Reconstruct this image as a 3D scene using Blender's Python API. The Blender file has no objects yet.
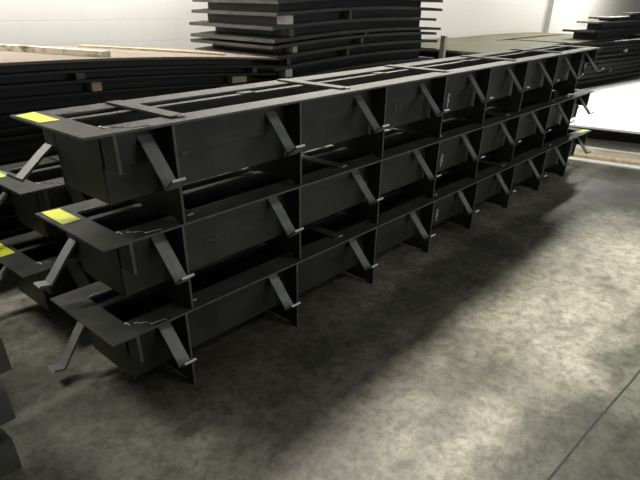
import bpy, bmesh, math, random
from mathutils import Vector, Matrix, noise
random.seed(7)
C = bpy.context.scene.collection
H = 0.40                                   # height of one tier of frames
W = 0.552; WALL = 0.095; BOXH = 0.28; L = 5.743
RIBS = [.351, 1.052, 1.754, 2.428, 3.075, 3.761, 4.467, 5.153]
ORD = ['top', 'second', 'third', 'fourth', 'fifth', 'sixth', 'seventh', 'eighth', 'ninth', 'tenth', 'eleventh',
       'twelfth', 'thirteenth', 'fourteenth', 'fifteenth', 'sixteenth', 'seventeenth', 'eighteenth', 'nineteenth', 'twentieth',
       'twenty-first', 'twenty-second']

# ---------------------------------------------------------------- materials
def nodes(name):
    m = bpy.data.materials.new(name); m.use_nodes = True
    nt = m.node_tree; b = nt.nodes['Principled BSDF']
    return m, nt, b

def mat(name, c1, c2, rough=(.4, .6), scale=6, metal=0.0, bump=.1, spec=.5, detail=8, stretch=(1, 1, 1), lo=.35, hi=.65, fine=0.0):
    m, nt, b = nodes(name)
    N = nt.nodes.new; K = nt.links.new
    tc = N('ShaderNodeTexCoord'); mp = N('ShaderNodeMapping'); mp.inputs['Scale'].default_value = stretch
    K(tc.outputs['Object'], mp.inputs[0])
    n = N('ShaderNodeTexNoise'); n.inputs['Scale'].default_value = scale; n.inputs['Detail'].default_value = detail
    n.inputs['Roughness'].default_value = .65
    K(mp.outputs[0], n.inputs['Vector'])
    r = N('ShaderNodeValToRGB'); r.color_ramp.elements[0].position = lo; r.color_ramp.elements[1].position = hi
    r.color_ramp.elements[0].color = (*c1, 1); r.color_ramp.elements[1].color = (*c2, 1)
    K(n.outputs['Fac'], r.inputs[0]); K(r.outputs[0], b.inputs['Base Color'])
    mr = N('ShaderNodeMapRange'); mr.inputs['To Min'].default_value = rough[0]; mr.inputs['To Max'].default_value = rough[1]
    K(n.outputs['Fac'], mr.inputs['Value']); K(mr.outputs[0], b.inputs['Roughness'])
    b.inputs['Metallic'].default_value = metal; b.inputs['Specular IOR Level'].default_value = spec
    if bump:
        n2 = N('ShaderNodeTexNoise'); n2.inputs['Scale'].default_value = scale * 8; n2.inputs['Detail'].default_value = 4
        K(mp.outputs[0], n2.inputs['Vector'])
        bp = N('ShaderNodeBump'); bp.inputs['Strength'].default_value = bump; bp.inputs['Distance'].default_value = .01
        K(n2.outputs['Fac'], bp.inputs['Height']); K(bp.outputs[0], b.inputs['Normal'])
    return m

steel = mat('mill_scale_steel', (.021, .025, .021), (.050, .054, .047), (.36, .56), 5, .25, .12, .6)
steel_top = mat('flat_bar_steel', (.054, .055, .048), (.094, .095, .084), (.5, .65), 7, .0, .12, .1)  # paler even tone for the flange bars, rail and straps
anchor_steel = mat('grey_hot_rolled_bar', (.22, .23, .22), (.33, .34, .325), (.4, .6), 12, .2, .12, .5)
cut = mat('fresh_cut_steel', (.85, .85, .82), (.93, .93, .9), (.4, .5), 20, 0, .03)
edge = mat('lit_sheared_edge', (.08, .084, .076), (.16, .165, .15), (.4, .6), 15, .1, .05)  # cut edges made paler, so the light they catch is in the colour
splice_white = mat('pale_splice_weld', (.5, .5, .47), (.85, .85, .8), (.6, .8), 40, 0, .1)
weld = mat('bare_weld_metal', (.35, .35, .33), (.75, .75, .70), (.3, .5), 90, .3, .2)
chalk = mat('pale_chalk', (.16, .17, .16), (.3, .31, .29), (.8, .9), 60, 0, 0)
plate = mat('stacked_plate_steel', (.015, .017, .015), (.038, .040, .036), (.42, .6), 3, .2, .1, .5, stretch=(.4, 1, 1))
plate_dust = mat('dusty_plate_steel', (.10, .095, .08), (.19, .18, .155), (.55, .7), 2.5, 0, .05)
tan = mat('tan_dusty_sheet', (.075, .075, .045), (.115, .112, .07), (.6, .75), 1.6, 0, .04, .1)
brownsheet = mat('brown_dusty_sheet', (.20, .15, .11), (.30, .23, .175), (.6, .8), 3, 0, .05)
timber = mat('raw_timber', (.48, .38, .22), (.72, .60, .40), (.6, .8), 9, 0, .2, stretch=(.3, 2, 2))
timber_grey = mat('dull_timber', (.10, .095, .07), (.2, .185, .13), (.7, .85), 14, 0, .2)
weathered = mat('weathered_pale_timber', (.12, .085, .05), (.72, .66, .50), (.6, .8), 9, 0, .2, lo=.36, hi=.5)
white_sheet = mat('white_sheet', (.80, .80, .78), (.90, .90, .88), (.35, .5), 1.5, 0, .01)
white_band = mat('white_wrapped_bundle', (.6, .59, .54), (.93, .93, .9), (.4, .6), 5, 0, .05, stretch=(1, .3, 6))
yellow = mat('yellow_card', (.93, .98, .04), (.96, 1.0, .07), (.5, .6), 8, 0, 0)
pale_timber = mat('pale_timber', (.75, .71, .6), (.88, .85, .75), (.6, .8), 9, 0, .1)
edge_steel = mat('grey_sheet_edge_steel', (.05, .052, .047), (.10, .10, .09), (.4, .6), 4, .2, .08, stretch=(.4, 1, 1))
pipe_mat = mat('grey_painted_pipe', (.34, .33, .30), (.42, .41, .37), (.5, .6), 5, 0, 0)

def floor_mat():
    m, nt, b = nodes('stained_concrete')
    N = nt.nodes.new; K = nt.links.new
    tc = N('ShaderNodeTexCoord')
    def ns(scale, detail=8, rough=.6, stretch=(1, 1, 1), rot=0):
        mp = N('ShaderNodeMapping'); mp.inputs['Scale'].default_value = stretch; mp.inputs['Rotation'].default_value = (0, 0, rot)
        K(tc.outputs['Object'], mp.inputs[0])
        n = N('ShaderNodeTexNoise'); n.inputs['Scale'].default_value = scale; n.inputs['Detail'].default_value = detail
        n.inputs['Roughness'].default_value = rough; n.inputs['Distortion'].default_value = .4
        K(mp.outputs[0], n.inputs['Vector']); return n.outputs['Fac']
    def ramp(f, p0, p1, a, c):
        r = N('ShaderNodeValToRGB'); r.color_ramp.elements[0].position = p0; r.color_ramp.elements[1].position = p1
        r.color_ramp.elements[0].color = (*a, 1); r.color_ramp.elements[1].color = (*c, 1); K(f, r.inputs[0]); return r.outputs[0]
    def mul(a, c, fac=1):
        x = N('ShaderNodeMix'); x.data_type = 'RGBA'; x.blend_type = 'MULTIPLY'; x.inputs[0].default_value = fac
        K(a, x.inputs[6]); K(c, x.inputs[7]); return x.outputs[2]
    base = ramp(ns(2.2, 10, .7), .35, .68, (.20, .19, .15), (.43, .415, .335))
    f2 = ramp(ns(16, 10, .8), .40, .56, (.55, .53, .50), (1, 1, 1))
    f3 = ramp(ns(.8, 5, .5), .38, .56, (.42, .42, .39), (1, 1, 1))
    drag = ramp(ns(3, 6, .7, (1, 3, 1), .5), .34, .5, (.78, .76, .74), (1, 1, 1))
    col = mul(mul(mul(base, f2), f3), drag)
    # the slab beyond the joint is a darker, sealed grey; its edge is scuffed
    sp_ = N('ShaderNodeSeparateXYZ'); K(tc.outputs['Object'], sp_.inputs[0])
    ad = N('ShaderNodeMath'); ad.operation = 'MULTIPLY_ADD'; ad.inputs[1].default_value = .5; K(ns(2.5, 6), ad.inputs[0])
    sl = N('ShaderNodeMath'); sl.operation = 'MULTIPLY_ADD'; sl.inputs[1].default_value = .095; K(sp_.outputs[0], sl.inputs[0]); K(sp_.outputs[1], sl.inputs[2]); K(sl.outputs[0], ad.inputs[2])
    edge = N('ShaderNodeMapRange'); edge.inputs['From Min'].default_value = -1.04; edge.inputs['From Max'].default_value = -.88; K(ad.outputs[0], edge.inputs['Value'])
    mx = N('ShaderNodeMix'); mx.data_type = 'RGBA'; K(edge.outputs[0], mx.inputs[0])
    mx.inputs[6].default_value = (.34, .36, .345, 1); mx.inputs[7].default_value = (1, 1, 1, 1)
    col = mul(col, mx.outputs[2])
    def patch(col, cx_, cy_, rx, ry, rot, tint):      # a stain, or painted shade, with a ragged outline
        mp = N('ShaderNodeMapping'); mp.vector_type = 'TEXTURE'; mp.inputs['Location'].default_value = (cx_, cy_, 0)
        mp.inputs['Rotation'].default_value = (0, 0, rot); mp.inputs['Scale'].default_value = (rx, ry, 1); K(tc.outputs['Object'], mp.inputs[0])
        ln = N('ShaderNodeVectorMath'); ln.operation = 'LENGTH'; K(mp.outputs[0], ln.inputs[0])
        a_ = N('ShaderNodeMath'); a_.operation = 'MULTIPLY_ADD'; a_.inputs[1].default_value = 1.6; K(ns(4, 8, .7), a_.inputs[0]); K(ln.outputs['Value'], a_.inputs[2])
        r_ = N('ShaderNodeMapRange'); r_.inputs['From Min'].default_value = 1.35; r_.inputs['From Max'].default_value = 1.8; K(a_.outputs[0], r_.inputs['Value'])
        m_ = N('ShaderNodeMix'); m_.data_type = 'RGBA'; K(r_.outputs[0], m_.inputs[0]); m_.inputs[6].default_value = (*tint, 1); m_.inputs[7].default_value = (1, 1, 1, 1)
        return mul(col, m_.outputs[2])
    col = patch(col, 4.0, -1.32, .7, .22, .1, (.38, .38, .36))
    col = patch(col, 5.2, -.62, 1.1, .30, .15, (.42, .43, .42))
    col = patch(col, 2.6, -.35, 2.6, .22, -.03, (.55, .56, .55))  # the stack's cast shade painted over stained concrete along its front
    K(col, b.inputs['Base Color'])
    mr = N('ShaderNodeMapRange'); mr.inputs['To Min'].default_value = .38; mr.inputs['To Max'].default_value = .7
    K(ns(5), mr.inputs['Value']); K(mr.outputs[0], b.inputs['Roughness'])
    bp = N('ShaderNodeBump'); bp.inputs['Strength'].default_value = .15; bp.inputs['Distance'].default_value = .01
    K(ns(40, 4), bp.inputs['Height']); K(bp.outputs[0], b.inputs['Normal'])
    return m

def wall_mat():
    m, nt, b = nodes('white_painted_block')
    N = nt.nodes.new; K = nt.links.new
    tc = N('ShaderNodeTexCoord'); sx = N('ShaderNodeSeparateXYZ'); cb = N('ShaderNodeCombineXYZ')
    K(tc.outputs['Object'], sx.inputs[0]); K(sx.outputs[0], cb.inputs[0]); K(sx.outputs[2], cb.inputs[1])
    br = N('ShaderNodeTexBrick'); br.inputs['Scale'].default_value = 1
    br.inputs['Color1'].default_value = (.86, .85, .81, 1); br.inputs['Color2'].default_value = (.85, .84, .80, 1)
    br.inputs['Mortar'].default_value = (.83, .82, .78, 1)
    br.inputs['Brick Width'].default_value = .4; br.inputs['Row Height'].default_value = .2; br.inputs['Mortar Size'].default_value = .006
    br.inputs['Mortar Smooth'].default_value = .4
    K(cb.outputs[0], br.inputs['Vector']); K(br.outputs[0], b.inputs['Base Color'])
    b.inputs['Roughness'].default_value = .7
    bp = N('ShaderNodeBump'); bp.inputs['Strength'].default_value = .15; bp.inputs['Distance'].default_value = .004; bp.invert = True
    K(br.outputs['Fac'], bp.inputs['Height']); K(bp.outputs[0], b.inputs['Normal'])
    return m

# ---------------------------------------------------------------- mesh helpers
def box(bm, x0, x1, y0, y1, z0, z1, mi=0):
    v = [bm.verts.new((x, y, z)) for z in (z0, z1) for y in (y0, y1) for x in (x0, x1)]
    for f in ((0, 2, 3, 1), (4, 5, 7, 6), (0, 1, 5, 4), (2, 6, 7, 3), (0, 4, 6, 2), (1, 3, 7, 5)):
        bm.faces.new([v[i] for i in f]).material_index = mi
    return v

def prism(bm, poly, a, b, axis):
    """poly of 2D points swept from a to b along axis 'x' (poly=(y,z)), 'y' (x,z) or 'z' (x,y)"""
    def P(p, t):
        return {'x': (t, p[0], p[1]), 'y': (p[0], t, p[1]), 'z': (p[0], p[1], t)}[axis]
    A = [bm.verts.new(P(p, a)) for p in poly]; B = [bm.verts.new(P(p, b)) for p in poly]
    n = len(poly)
    fs = [bm.faces.new(A), bm.faces.new(B[::-1])]
    for i in range(n): fs.append(bm.faces.new([A[i], B[i], B[(i + 1) % n], A[(i + 1) % n]]))
    return fs

def tube(bm, pts, r, seg=6, jitter=0):
    rings = []
    for i, p in enumerate(pts):
        p = Vector(p); d = (Vector(pts[min(i + 1, len(pts) - 1)]) - Vector(pts[max(i - 1, 0)])).normalized()
        a = d.orthogonal().normalized(); c = d.cross(a)
        rr = r * (1 + random.uniform(-jitter, jitter))
        rings.append([bm.verts.new(p + rr * (a * math.cos(t * 2 * math.pi / seg) + c * math.sin(t * 2 * math.pi / seg))) for t in range(seg)])
    for i in range(len(rings) - 1):
        for j in range(seg):
            bm.faces.new([rings[i][j], rings[i][(j + 1) % seg], rings[i + 1][(j + 1) % seg], rings[i + 1][j]])
    bm.faces.new(rings[0][::-1]); bm.faces.new(rings[-1])

def obj(name, bm, mats, parent=None, bevel=0, edge_axis=None):
    bmesh.ops.recalc_face_normals(bm, faces=bm.faces)
    if edge_axis is not None:
        for f in bm.faces:
            n = f.normal; n = n if n.length else f.calc_center_median() * 0
            if any(abs(n[a]) > .9 for a in edge_axis): f.material_index = 1
    me = bpy.data.meshes.new(name); bm.to_mesh(me); bm.free()
    for m in (mats if isinstance(mats, (list, tuple)) else [mats]): me.materials.append(m)
    o = bpy.data.objects.new(name, me); C.objects.link(o)
    if parent: o.parent = parent
    if bevel:
        md = o.modifiers.new('bevel', 'BEVEL'); md.width = bevel; md.segments = 2; md.limit_method = 'ANGLE'
    return o

def boxobj(name, dims, m, parent=None, bevel=0):
    bm = bmesh.new(); box(bm, *dims); return obj(name, bm, m, parent, bevel)

def tag(o, label, cat, group=None):
    o['label'] = label; o['category'] = cat
    if group: o['group'] = group
    return o

def empty(name, loc, rz=0):
    o = bpy.data.objects.new(name, None); C.objects.link(o); o.location = loc; o.rotation_euler = (0, 0, rz)
    o.empty_display_size = .1; return o

# ---------------------------------------------------------------- the steel pit frames
T = .010
def anchor_mesh(bm, base, out, along, j, custom=None):
    """flat bar hook: base on the wall, 'out' unit outward, 'along' unit along bar width"""
    k1, k2 = .144 + j[0], .158 + j[1]
    pts = custom or [(-.004, -.052), (.03, -.092), (k1, -.066 - k2), (k1 + .050, -.066 - k2 + .038 + j[2])]
    w = .030
    o = Vector(out); a = Vector(along); z = Vector((0, 0, 1)); B = Vector(base)
    def offs(i, s):
        p = Vector(pts[i]); ds = []
        if i > 0: ds.append((Vector(pts[i]) - Vector(pts[i - 1])).normalized())
        if i < len(pts) - 1: ds.append((Vector(pts[i + 1]) - Vector(pts[i])).normalized())
        n = sum((Vector((-d.y, d.x)) for d in ds), Vector((0, 0))).normalized()
        sc = 1 / max(.4, n.dot(Vector((-ds[0].y, ds[0].x))))
        return p + n * s * sc
    rows = []
    for i in range(len(pts)):
        q = []
        for s, t in ((T / 2, -w), (T / 2, w), (-T / 2, w), (-T / 2, -w)):
            p = offs(i, s); q.append(bm.verts.new(B + o * p.x + z * p.y + a * t))
        rows.append(q)
    for i in range(len(rows) - 1):
        for k in range(4): bm.faces.new([rows[i][k], rows[i][(k + 1) % 4], rows[i + 1][(k + 1) % 4], rows[i + 1][k]])
    bm.faces.new(rows[0][::-1]); f = bm.faces.new(rows[-1]); f.material_index = 1

def wiggle(x0, y0, x1, y1, z, n=8, amp=.006):
    return [(x0 + (x1 - x0) * i / n + random.uniform(-amp, amp), y0 + (y1 - y0) * i / n + random.uniform(-amp, amp), z) for i in range(n + 1)]

def make_frame():
    r = empty('steel_pit_frame', (0, 0, 0))
    FT = .010; Z = H                       # top of flange at z = H above this tier's base
    fw = .122
    # flange made of four flat bars
    bm = bmesh.new(); box(bm, fw, L - fw, 0, fw, Z - FT, Z); obj('front_flange', bm, [steel_top, edge], r, .0015, edge_axis=(0, 1))
    bm = bmesh.new(); box(bm, fw, L - fw, W - fw, W, Z - FT, Z); obj('back_flange', bm, [steel_top, edge], r, .0015, edge_axis=(0, 1))
    for x0, x1 in ((0, fw), (L - fw, L)):
        bm = bmesh.new(); box(bm, x0, x1, 0, W, Z - FT, Z); obj('end_flange', bm, [steel_top, edge], r, .0015, edge_axis=(0, 1))
    bm = bmesh.new(); box(bm, fw, L - fw, .318, .355, Z - .012, Z - .002); obj('middle_rail', bm, steel_top, r, .001)
    for x in (1.02, 2.15, 3.3, 4.5):
        bm = bmesh.new(); box(bm, x - .04, x + .04, .312, .361, Z - .002, Z + .003); obj('splice_plate', bm, steel_top, r)
    for x in (.42, 1.46, 2.52, 3.62, 4.66):
        p = [(x - .034, .062), (x + .034, .062), (x + .03, W - .03), (x - .038, W - .03)]
        bm = bmesh.new(); prism(bm, p, Z - .0005, Z + .009, 'z'); s = obj('cross_strap', bm, steel_top, r)
        bm = bmesh.new(); tube(bm, wiggle(x - .005, .058, x + .03, .058, Z + .005, 4, .002), .005, 6, .4)
        obj('weld_bead', bm, weld, s)
    # box walls: upper angle leg, lower panel a little inboard
    yb = WALL; zb = H - BOXH; zs = Z - .145
    for name, ya, yc in (('front', yb, 1), ('back', W - yb, -1)):
        bm = bmesh.new(); box(bm, .105, L - .105, ya, ya + yc * .012, zs, Z - FT); obj('upper_side_plate', bm, steel, r)
        bm = bmesh.new(); box(bm, .105, L - .105, ya + yc * .013, ya + yc * .019, zb, zs + .02)
        box(bm, .105, L - .105, ya + yc * .019, ya + yc * .055, zb, zb + .006); obj('lower_side_panel', bm, steel, r)
    for xa, s in ((.105, 1), (L - .105, -1)):
        bm = bmesh.new(); box(bm, xa, xa + s * .008, yb, W - yb, zb, Z - FT); obj('end_panel', bm, steel, r)
    bm = bmesh.new(); box(bm, .115, L - .115, yb + .055, W - yb - .055, zb, zb + .004); obj('light_block_pan', bm, steel, r)  # unseen bottom added so no light comes through the box
    # vertical ribs: one notched plate each, standing on the flange below
    for x in RIBS:
        poly = [(0.002, 0), (.054, 0), (.054, .014), (W - .022, .014), (W - .022, 0), (W - .002, 0), (W - .002, Z - FT), (W - yb, Z - FT), (W - yb, zb), (yb, zb), (yb, Z - FT), (0.002, Z - FT)]
        bm = bmesh.new(); prism(bm, poly, x - .006, x + .006, 'x'); obj('rib_plate', bm, [steel, edge], r, .0012, edge_axis=(1,))
    for x in (.113, L - .113):
        for y0, y1 in ((0.004, yb), (W - yb, W - .004)):
            bm = bmesh.new(); box(bm, x - .007, x + .007, y0, y1, zs, Z - FT); obj('corner_gusset', bm, [steel, edge], r, .001, edge_axis=(1, 2))
    # hooked anchors
    xs = [.282 + .664 * k for k in range(9)]
    for k, x in enumerate(xs):
        for y, o in ((yb, -1), (W - yb, 1)):
            j = [random.uniform(-.008, .008) for _ in range(3)]
            bm = bmesh.new(); anchor_mesh(bm, (x, y, Z), (0, o, 0), (1, 0, 0), j)
            obj('anchor', bm, [anchor_steel, cut], r)
    bm = bmesh.new(); anchor_mesh(bm, (L - .105, .17, Z), (1, 0, 0), (0, 1, 0), (.002, 0, 0)); obj('anchor', bm, [anchor_steel, cut], r)
    # welds at the corners and vertical splice welds on the side
    bm = bmesh.new()
    tube(bm, wiggle(.122, .118, .128, .08, Z + .001, 5, .003), .004, 5, .5)
    obj('weld_bead', bm, weld, r)
    bm = bmesh.new(); tube(bm, wiggle(.15, .085, .2, .045, Z + .001, 5, .004), .003, 5, .5); obj('weld_bead', bm, weld, r)
    bm = bmesh.new(); tube(bm, wiggle(.19, .03, .26, .015, Z + .001, 5, .004), .003, 5, .5); obj('weld_bead', bm, weld, r)
    bm = bmesh.new(); tube(bm, wiggle(.122, W - fw + .008, .23, W - fw + .004, Z + .0005, 7, .002), .003, 5, .4); obj('weld_bead', bm, weld, r)
    for x, z0, z1 in ((2.66, zb + .04, zb + .13), (5.36, zb + .05, zb + .16)):
        n = 7; bm = bmesh.new()
        tube(bm, [(x + random.uniform(-.003, .003), yb + .008, z0 + (z1 - z0) * i / n) for i in range(n + 1)], .010, 6, .4)
        obj('splice_weld', bm, splice_white, r)
    return r

def children(o): return [c for c in bpy.data.objects if c.parent == o]
def copy_tree(o, parent=None):
    c = o.copy(); C.objects.link(c); c.parent = parent
    for ch in children(o): copy_tree(ch, c)
    return c

proto = make_frame()
spots = [  # x, y, z of base, rotation z, tilt y, label
    (0, 0, .802, 0, -.0045, 'dark steel pit frame on top of the front stack, grey flat-bar top in full view'),
    (-.005, .013, .401, -.0083, 0, 'middle dark steel pit frame of the front stack, between two others'),
    (-.045, .015, 0, -.0237, 0, 'lowest dark steel pit frame of the front stack, standing on the concrete floor'),
    (.068, .862, .401, .002, 0, 'upper steel pit frame of the rear pair, partly hidden behind the front stack'),
    (-.02, .866, 0, .003, 0, 'lower steel pit frame of the rear pair, mostly hidden behind the front stack'),
]
frames = []
for i, (x, y, z, rz, ry, lab) in enumerate(spots):
    o = proto if i == 0 else copy_tree(proto)
    o.location = (x, y, z); o.rotation_euler = (0, ry, rz)
    tag(o, lab, 'steel frame', 'stacked steel pit frames'); frames.append(o)

def end_anchor(fr, y, z0, z1, z2):
    bm = bmesh.new(); anchor_mesh(bm, (.101, y, H), (-1, 0, 0), (0, 1, 0), (0, 0, 0), [(-.004, -z0), (.04, -z0 - (z1 - z0) * .28), (.143, -z1), (.193, -z2)])
    obj('anchor', bm, [anchor_steel, cut], fr)
end_anchor(frames[0], .515, .125, .235, .198)
end_anchor(frames[1], .485, .135, .295, .285)
end_anchor(frames[2], .50, .138, .335, .325)
end_anchor(frames[3], .50, .135, .26, .22)
end_anchor(frames[4], .50, .135, .26, .22)
def card(frame, quad, z=H):
    bm = bmesh.new(); prism(bm, quad, z + .0005, z + .0022, 'z')
    o = obj('yellow_tag', bm, yellow, frame); o['label'] = 'bright yellow blank card tag'
card(frames[0], [(.09, .545), (.085, .325), (.012, .325), (.008, .52)])
card(frames[1], [(.022, .54), (.095, .53), (.097, .345), (.018, .34)])
card(frames[2], [(5.50, .10), (5.72, .085), (5.71, .02), (5.52, .03)])
card(frames[3], [(.015, .51), (.085, .505), (.085, .33), (.012, .33)])
card(frames[4], [(.02, .51), (.098, .50), (.098, .32), (.018, .32)])
def chalk_on(frame, strokes, y=WALL - .002):
    bm = bmesh.new()
    for s in strokes: tube(bm, [(a, y, b) for a, b in s], .0016, 4, .3)
    obj('chalk_mark', bm, chalk, frame)
zc = H - .16
chalk_on(frames[0], [[(1.98, zc + .03), (2.02, zc - .03)], [(2.03, zc + .03), (1.99, zc - .03)], [(2.045, zc + .02), (2.05, zc - .03)]])
chalk_on(frames[1], [[(.53, zc), (.55, zc + .012), (.565, zc - .01), (.59, zc + .012), (.62, zc + .018)]])
chalk_on(frames[0], [[(.44, zc + .012), (.47, zc + .012)], [(.455, zc + .022), (.455, zc - .002)]])
chalk_on(frames[1], [[(1.16, zc + .08), (1.165, zc + .065), (1.17, zc + .08)]])

# ---------------------------------------------------------------- sheet stacks
def slab(name, dims, m, lab, cat, group=None, bev=.003):
    return tag(boxobj(name, dims, m, bevel=bev), lab, cat, group)

def sheet_mesh(x0, x1, y0, y1, t, zf, n=22, skew=0):
    bm = bmesh.new(); rows = []
    for i in range(n + 1):
        x = x0 + (x1 - x0) * i / n; z = zf(x)
        rows.append([bm.verts.new((x, y0, z)), bm.verts.new((x + skew, y1, z)), bm.verts.new((x + skew, y1, z + t)), bm.verts.new((x, y0, z + t))])
    for i in range(n):
        for k in range(4): bm.faces.new([rows[i][k], rows[i][(k + 1) % 4], rows[i + 1][(k + 1) % 4], rows[i + 1][k]])
    bm.faces.new(rows[0][::-1]); bm.faces.new(rows[-1])
    return bm

def stack(where, x0, x1, y0, y1, xc, k, levels, t, group, topmat=None, inner=(.28, .1), skews=None, midmat=None, spacers=(), sp_label='stack', sheetmat=None, jit=.03, rz=0, piv=None):
    """levels: list of heights (at xc) of the upper face of each long sheet, from the top down; shorter sheets fill between."""
    objs = []
    n = len(levels)
    for i, zt in enumerate(levels):
        zf = lambda x, zt=zt: zt - t - k * (x - xc) ** 2 * min(1, zt / .5 if zt < .5 else 1)
        jx0, jx1, jy = random.uniform(-jit, jit), random.uniform(-jit, jit), random.uniform(-jit, jit) * .6
        if i == 0: jx0 = jx1 = jy = 0
        o = obj('steel_sheet', sheet_mesh(x0 + jx0, x1 + jx1, y0 + jy, y1 + jy, t, zf, skew=(skews or 0)), (topmat if i == 0 and topmat else (sheetmat or plate)))
        pos = ORD[i] if i == 0 else ORD[i] + ' from the top'
        tag(o, 'dark steel sheet, %s %s' % (pos, where) if not (i == 0 and topmat) else 'dusty steel sheet, top one %s' % where, 'steel sheet', group); objs.append(o)
        zn = levels[i + 1] if i + 1 < n else 0
        gap = zt - t - zn
        if gap > .02:
            zf2 = lambda x, zt=zt, gap=gap: zt - t - k * (x - xc) ** 2 * min(1, zt / .5 if zt < .5 else 1) - gap + .0005
            a = random.uniform(.7, 1.4)
            # underside follows the sheet below
            zl = levels[i + 1] if i + 1 < n else 0
            fb = (lambda x, zl=zl: zl - k * (x - xc) ** 2 * (min(1, zl / .5 if zl < .5 else 1)))
            bm = bmesh.new(); rows = []; m = 18
            xa, xb = x0 + inner[0] * a, x1 - inner[0] * random.uniform(.8, 1.3); ya, yb = y0 + inner[1], y1 - inner[1] * .6
            for q in range(m + 1):
                x = xa + (xb - xa) * q / m; za = fb(x) + .0005; zb_ = zf(x) - .0005
                rows.append([bm.verts.new((x, ya, za)), bm.verts.new((x, yb, za)), bm.verts.new((x, yb, zb_)), bm.verts.new((x, ya, zb_))])
            for q in range(m):
                for kk in range(4): bm.faces.new([rows[q][kk], rows[q][(kk + 1) % 4], rows[q + 1][(kk + 1) % 4], rows[q + 1][kk]])
            bm.faces.new(rows[0][::-1]); bm.faces.new(rows[-1])
            o = obj('plate_bundle', bm, plate)
            tag(o, 'plate bundle under the %s sheet %s' % (ORD[i], where), 'plate bundle', group + ', short bundles'); objs.append(o)
            for (lv, sx, m_, w_) in spacers:
                if lv == i:
                    bm = bmesh.new(); za = max(fb(sx - w_ / 2), fb(sx), fb(sx + w_ / 2)) + .0015; zb_ = min(zf(sx - w_ / 2), zf(sx + w_ / 2), zf(sx)) - .0015
                    box(bm, sx - w_ / 2, sx + w_ / 2, y0 + .015, ya - .002, za, zb_)
                    o = obj('timber_spacer', bm, m_, bevel=.002)
                    tag(o, '%s block under the %s sheet %s, %s' % ('pale' if m_ is timber else ('white' if m_ is white_sheet else 'dull'), ORD[i], where, 'near left end' if sx < (x0 + x1) / 2 else 'right part'), 'timber block', 'timber spacers ' + where)
                    objs.append(o)
    if rz:
        R = Matrix.Translation(piv) @ Matrix.Rotation(rz, 4, 'Z') @ Matrix.Translation(-Vector(piv))
        for o in objs: o.data.transform(R)
    return objs

# low stack behind the frames on the left, with boards on top
lv = [1.255, 1.19, 1.13, 1.05, .965, .885, .83, .72, .63, .54, .45, .36, .27, .18, .09]
stack('of the low stack at the left', -.75, 2.80, 1.9, 3.1, .3, .0160, lv, .016, 'sheets of the low stack at the left', topmat=brownsheet, inner=(.2, .09),
      spacers=[(1, .99, timber_grey, .06), (2, 1.09, timber, .07), (1, 2.55, timber_grey, .05), (2, 2.37, timber, .16), (3, 2.2, timber_grey, .08)])
fz = lambda x: 1.255 - .016 * (x - .3) ** 2
def ribbon_board(p, q, w, t, m, lab):
    p, q = Vector(p), Vector(q); d = (q - p).normalized(); nrm = Vector((-d.y, d.x)) * w / 2
    bm = bmesh.new(); rows = []; n = 12
    for i in range(n + 1):
        c = p + (q - p) * i / n; ring = []
        for sgn, zz in ((-1, 0), (1, 0), (1, t), (-1, t)):
            v = c + nrm * sgn; ring.append(bm.verts.new((v.x, v.y, fz(v.x) + .001 + zz)))
        rows.append(ring)
    for i in range(n):
        for k in range(4): bm.faces.new([rows[i][k], rows[i][(k + 1) % 4], rows[i + 1][(k + 1) % 4], rows[i + 1][k]])
    bm.faces.new(rows[0][::-1]); bm.faces.new(rows[-1])
    return tag(obj('timber_board', bm, m), lab, 'board')
ribbon_board((.82, 3.06), (1.24, 1.99), .09, .036, weathered, 'weathered pale board with dark spots, left one lying on the low left stack')
ribbon_board((1.60, 3.04), (2.38, 2.1), .10, .014, timber, 'thin tan board, right one lying on the low left stack')

# tall stack in the middle
lv = [1.74, 1.66, 1.565, 1.455, 1.355, 1.30, 1.215, 1.12, 1.01, .90, .79, .68, .57, .46, .35, .24, .12]
stack('of the tall stack beside the wall', 2.89, 5.80, 2.0, 3.2, 4.75, .0175, lv, .028, 'sheets of the tall stack', inner=(.22, .12), sheetmat=edge_steel,
      spacers=[(2, 3.09, white_sheet, .11), (3, 3.12, timber_grey, .07), (5, 3.17, timber, .06), (6, 3.08, timber_grey, .05), (2, 4.0, timber_grey, .04), (4, 4.28, timber_grey, .04), (5, 4.22, timber_grey, .04), (6, 3.98, timber_grey, .04), (7, 3.08, white_sheet, .09)], jit=.04)

# dust covered stacks towards the wall, right of the tall stack
def simple_stack(where, x0, x1, y0, y1, top, nl, tm, group, **kw):
    lv = [top - i * top / nl for i in range(nl)]
    stack(where, x0, x1, y0, y1, (x0 + x1) / 2, kw.pop('k', .004), lv, .03, group, topmat=tm, **kw)
simple_stack('of the dusty front stack', 6.05, 9.05, 1.45, 2.4, 1.075, 7, tan, 'sheets of the dusty front stack', inner=(.1, .06))
simple_stack('of the dusty stack by the wall', 6.1, 9.1, 2.45, 3.6, 1.05, 7, tan, 'sheets of the dusty wall stack', inner=(.1, .06))
simple_stack('of the farther dusty wall stack', 9.15, 13.4, 2.75, 3.6, 1.045, 7, tan, 'sheets of the far dusty wall stack', inner=(.1, .06))
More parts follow.
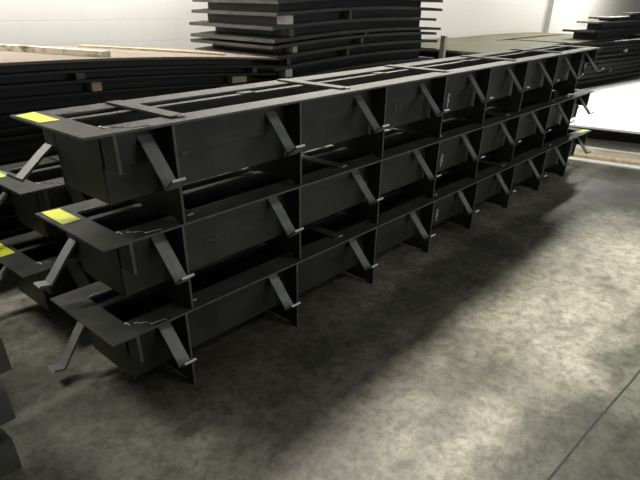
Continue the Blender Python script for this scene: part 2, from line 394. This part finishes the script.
# right stack of dark plates
def upper():
    specs = [(1.235, 10.0, 14.0, 1.32, 1.85, .035), (1.37, 10.2, 14.2, 1.33, 1.70, .03), (1.43, 10.9, 14.4, 1.34, 1.72, .03), (1.505, 12.3, 14.6, 1.3, 1.52, .03)]
    zprev = 1.079
    for i, (z, a, b, c, d, t) in enumerate(specs):
        o = obj('plate_bundle', sheet_mesh(a + .5, b - .1, c + .06, d - .05, z - t - zprev - .001, lambda x, zp=zprev: zp + .0005), plate)
        tag(o, 'dark plate bundle under the %s sheet of the upper right pile' % ORD[3 - i], 'plate bundle', 'upper right pile, short bundles')
        o = obj('steel_sheet', sheet_mesh(a, b, c, d, t, lambda x, zz=z, t=t: zz - t), plate_dust if i % 2 else plate)
        tag(o, 'grey steel sheet, %s of the raised pile at the right edge' % ('top' if i == 3 else ORD[3 - i] + ' from the top'), 'steel sheet', 'sheets of the upper right pile')
        zprev = z
upper()
slab('steel_sheet', (9.07, 12.3, 1.3, 2.36, 1.0505, 1.078), tan, 'dusty steel sheet with a pointed corner, lying on the dark right stack', 'steel sheet')
lv = [1.05, .98, .92, .84, .76, .68, .60, .52, .44, .35, .26, .18, .10]
stack('of the dark right stack', 9.3, 14.1, 1.28, 2.38, 10.8, .0, lv, .03, 'sheets of the dark right stack', inner=(.25, .05), rz=-.13, piv=(9.66, 1.22, 0), jit=.06,
      spacers=[(2, 11.5, white_sheet, .14), (3, 12.8, white_sheet, .14), (5, 10.3, timber_grey, .1), (6, 11.0, timber_grey, .12)])

# white sheets on timbers beyond the frames
slab('white_board', (5.85, 5.98, -.66, .75, .0, .022), white_sheet, 'white board lying flat on the concrete in front of the white sheet pile', 'board')
slab('timber_bearer', (5.985, 6.26, -2.3, .9, .0, .055), timber, 'long tan timber bearer under the near end of the white sheet pile', 'timber')
slab('timber_bearer', (11.9, 12.02, -2.3, .3, .0, .055), timber, 'long tan timber bearer under the far end of the white sheet pile', 'timber')
def pile(name, z0, z1, m, lab, cat, d=0):
    P = [(6.55 + d, -2.4), (12.3, -2.4), (12.3, .72 - d), (9.4, 1.12 - d), (5.92 + d, 1.24 - d * .3)]
    bm = bmesh.new(); prism(bm, P, z0, z1, 'z'); return tag(obj(name, bm, m), lab, cat)
pile('white_sheet_bundle', .057, .115, white_band, 'thick pale wrapped bundle under the white top sheet at the right', 'sheet bundle', -.0)
pile('shade_gap_filler', .116, .335, plate, 'dark filler standing in for the shade between the white top sheet and the pale bundle', 'shade filler', .62)  # dark body put where the overhanging top sheet only casts shade
pile('white_sheet', .336, .358, white_sheet, 'bright white sheet on top of the pile right of the frames', 'sheet')

for o_ in [o for o in C.objects if o.name in ('white_board', 'timber_bearer') or o.name == 'timber_bearer.001' and False]:
    o_.data.transform(Matrix.Translation((6.09, .16, 0)) @ Matrix.Rotation(.17, 4, 'Z') @ Matrix.Translation((-6.12, -.16, 0)))
# pale post and rag at the right end of the tall stack
slab('timber_post', (5.78, 5.845, 1.88, 1.94, 0, 1.25), pale_timber, 'pale upright post at the right end of the tall sheet stack', 'post')

# stacked blocks at the lower left corner of the photo
def blocks():
    z = 0
    for i, (h, x1, y0) in enumerate([(.15, -.455, .1), (.075, -.50, .16), (.135, -.42, .1), (.07, -.49, .16), (.14, -.38, .1)]):
        thick = i % 2 == 0
        o = boxobj('steel_beam' if thick else 'spacer_beam', (-2.2, x1, y0, y0 + .95, z + .0005, z + h), anchor_dark if thick else plate, bevel=.003)
        tag(o, ['lowest dark flat beam at the lower left edge, resting on the floor', 'set back dark spacer on the lowest beam at the left edge', 'middle dark beam of the pile at the lower left edge',
                'set back dark spacer on the middle beam at the left edge', 'top dark beam of the pile at the lower left edge'][i], 'steel beam' if thick else 'spacer', 'beams at the lower left edge' if thick else 'spacers between the left beams')
        z += h
anchor_dark = mat('dull_beam_steel', (.09, .09, .075), (.14, .14, .12), (.5, .65), 6, .1, .1)
blocks()

# ---------------------------------------------------------------- setting
def struct(name, bm, m):
    o = obj(name, bm, m); o['kind'] = 'structure'; return o
bm = bmesh.new(); box(bm, -6, 24, -10, 3.75, -.2, 0); struct('floor', bm, floor_mat())
bm = bmesh.new(); box(bm, -6, 24, 3.65, 3.85, 0, 6.5); struct('wall_back', bm, wall_mat())
joint = mat('dark_joint', (.012, .012, .01), (.03, .03, .025), (.8, .9), 20, 0, 0)
bm = bmesh.new()
pts = [(-6 + i * .25, -1.49 - .095 * (-6 + i * .25 - .91) + noise.noise(Vector((i * .5, 0, 0))) * .01) for i in range(121)]
for i in range(120):
    (x0, y0), (x1, y1) = pts[i], pts[i + 1]
    w = .005
    bm.faces.new([bm.verts.new(p) for p in ((x0, y0 - w, .0006), (x1, y1 - w, .0006), (x1, y1 + w, .0006), (x0, y0 + w, .0006))])
struct('trim_1', bm, joint)
bm = bmesh.new(); tube(bm, [(14.1, 3.6, 0), (14.1, 3.6, 6.4)], .045, 12)
pr = obj('drain_pipe', bm, pipe_mat); tag(pr, 'grey vertical pipe running up the white back wall', 'pipe')

# ---------------------------------------------------------------- light
def area(loc, sx, sy, e, col=(1, .97, .9), aim=None):
    l = bpy.data.lights.new('tube_or_fill_light', 'AREA'); l.shape = 'RECTANGLE'; l.size = sx; l.size_y = sy; l.energy = e; l.color = col
    o = bpy.data.objects.new('tube_or_fill_light', l); C.objects.link(o); o.location = loc
    if aim: o.rotation_euler = (Vector(aim) - Vector(loc)).to_track_quat('-Z', 'Y').to_euler()
    return o
for x, e in ((-.9, 48), (4.0, 100), (8, 75), (12, 100), (16, 230)):
    area((x, 2.75, 4.3), 2.6 if x > 0 else 1.0, .35, e)
area((1.0, 3.45, 2.4), 4.2, .12, 32, (1, .97, .9), (1.0, 3.75, 1.2))  # unseen washer added to brighten the left part of the wall
area((7, -9, 2.6), 10, 3, 85, (.95, .98, 1), (5, 0, 1.2))  # unseen broad fill added to lift the frame fronts
area((2.6, -4.6, 5.4), 3.0, .4, 20, (1, .98, .93), (2.6, -1.0, 0))  # unseen weak lamp added for the anchors and lower flanges
sp = bpy.data.lights.new('high_bay_or_fill_light', 'SPOT'); sp.energy = 2150; sp.spot_size = math.radians(50); sp.spot_blend = 1; sp.shadow_soft_size = .6; sp.color = (1, .96, .88)
so = bpy.data.objects.new('high_bay_or_fill_light', sp); C.objects.link(so); so.location = (2.7, 2.5, 5.2)
so.rotation_euler = (Vector((2.2, -1.25, 0)) - so.location).to_track_quat('-Z', 'Y').to_euler()
sq = bpy.data.lights.new('high_bay_or_fill_light', 'SPOT'); sq.energy = 420; sq.spot_size = math.radians(34); sq.spot_blend = .9; sq.shadow_soft_size = .3; sq.color = (1, .97, .9)  # unseen spot added to brighten the white sheet pile
so = bpy.data.objects.new('high_bay_or_fill_light', sq); C.objects.link(so); so.location = (4.9, -2.6, 5.2)
so.rotation_euler = (Vector((6.7, -.6, .1)) - so.location).to_track_quat('-Z', 'Y').to_euler()
w = bpy.data.worlds.new('World'); bpy.context.scene.world = w; w.use_nodes = True
w.node_tree.nodes['Background'].inputs[0].default_value = (.9, .95, 1, 1)
w.node_tree.nodes['Background'].inputs[1].default_value = .035

# ---------------------------------------------------------------- camera
cx, cy, cz, yaw, pi_, ro, f = -.8308, -1.7274, 1.6073, .6925, -.5116, .0202, 526.9
fwd = Vector((math.cos(yaw) * math.cos(pi_), math.sin(yaw) * math.cos(pi_), math.sin(pi_)))
rt = Vector((math.sin(yaw), -math.cos(yaw), 0)); up = rt.cross(fwd)
r2 = rt * math.cos(ro) + up * math.sin(ro); u2 = -rt * math.sin(ro) + up * math.cos(ro)
cam = bpy.data.cameras.new('camera'); co = bpy.data.objects.new('camera', cam); C.objects.link(co)
co.matrix_world = Matrix(((r2.x, u2.x, -fwd.x, cx), (r2.y, u2.y, -fwd.y, cy), (r2.z, u2.z, -fwd.z, cz), (0, 0, 0, 1)))
cam.sensor_width = 36; cam.lens = f / 640 * 36; cam.shift_x = -4.99 / 640; cam.shift_y = 56.47 / 640
cam.clip_start = .05
sc = bpy.context.scene; sc.camera = co
sc.view_settings.view_transform = 'Standard'; sc.view_settings.look = 'None'; sc.view_settings.gamma = 1
sc.view_settings.use_curve_mapping = False; sc.view_settings.exposure = 0.9
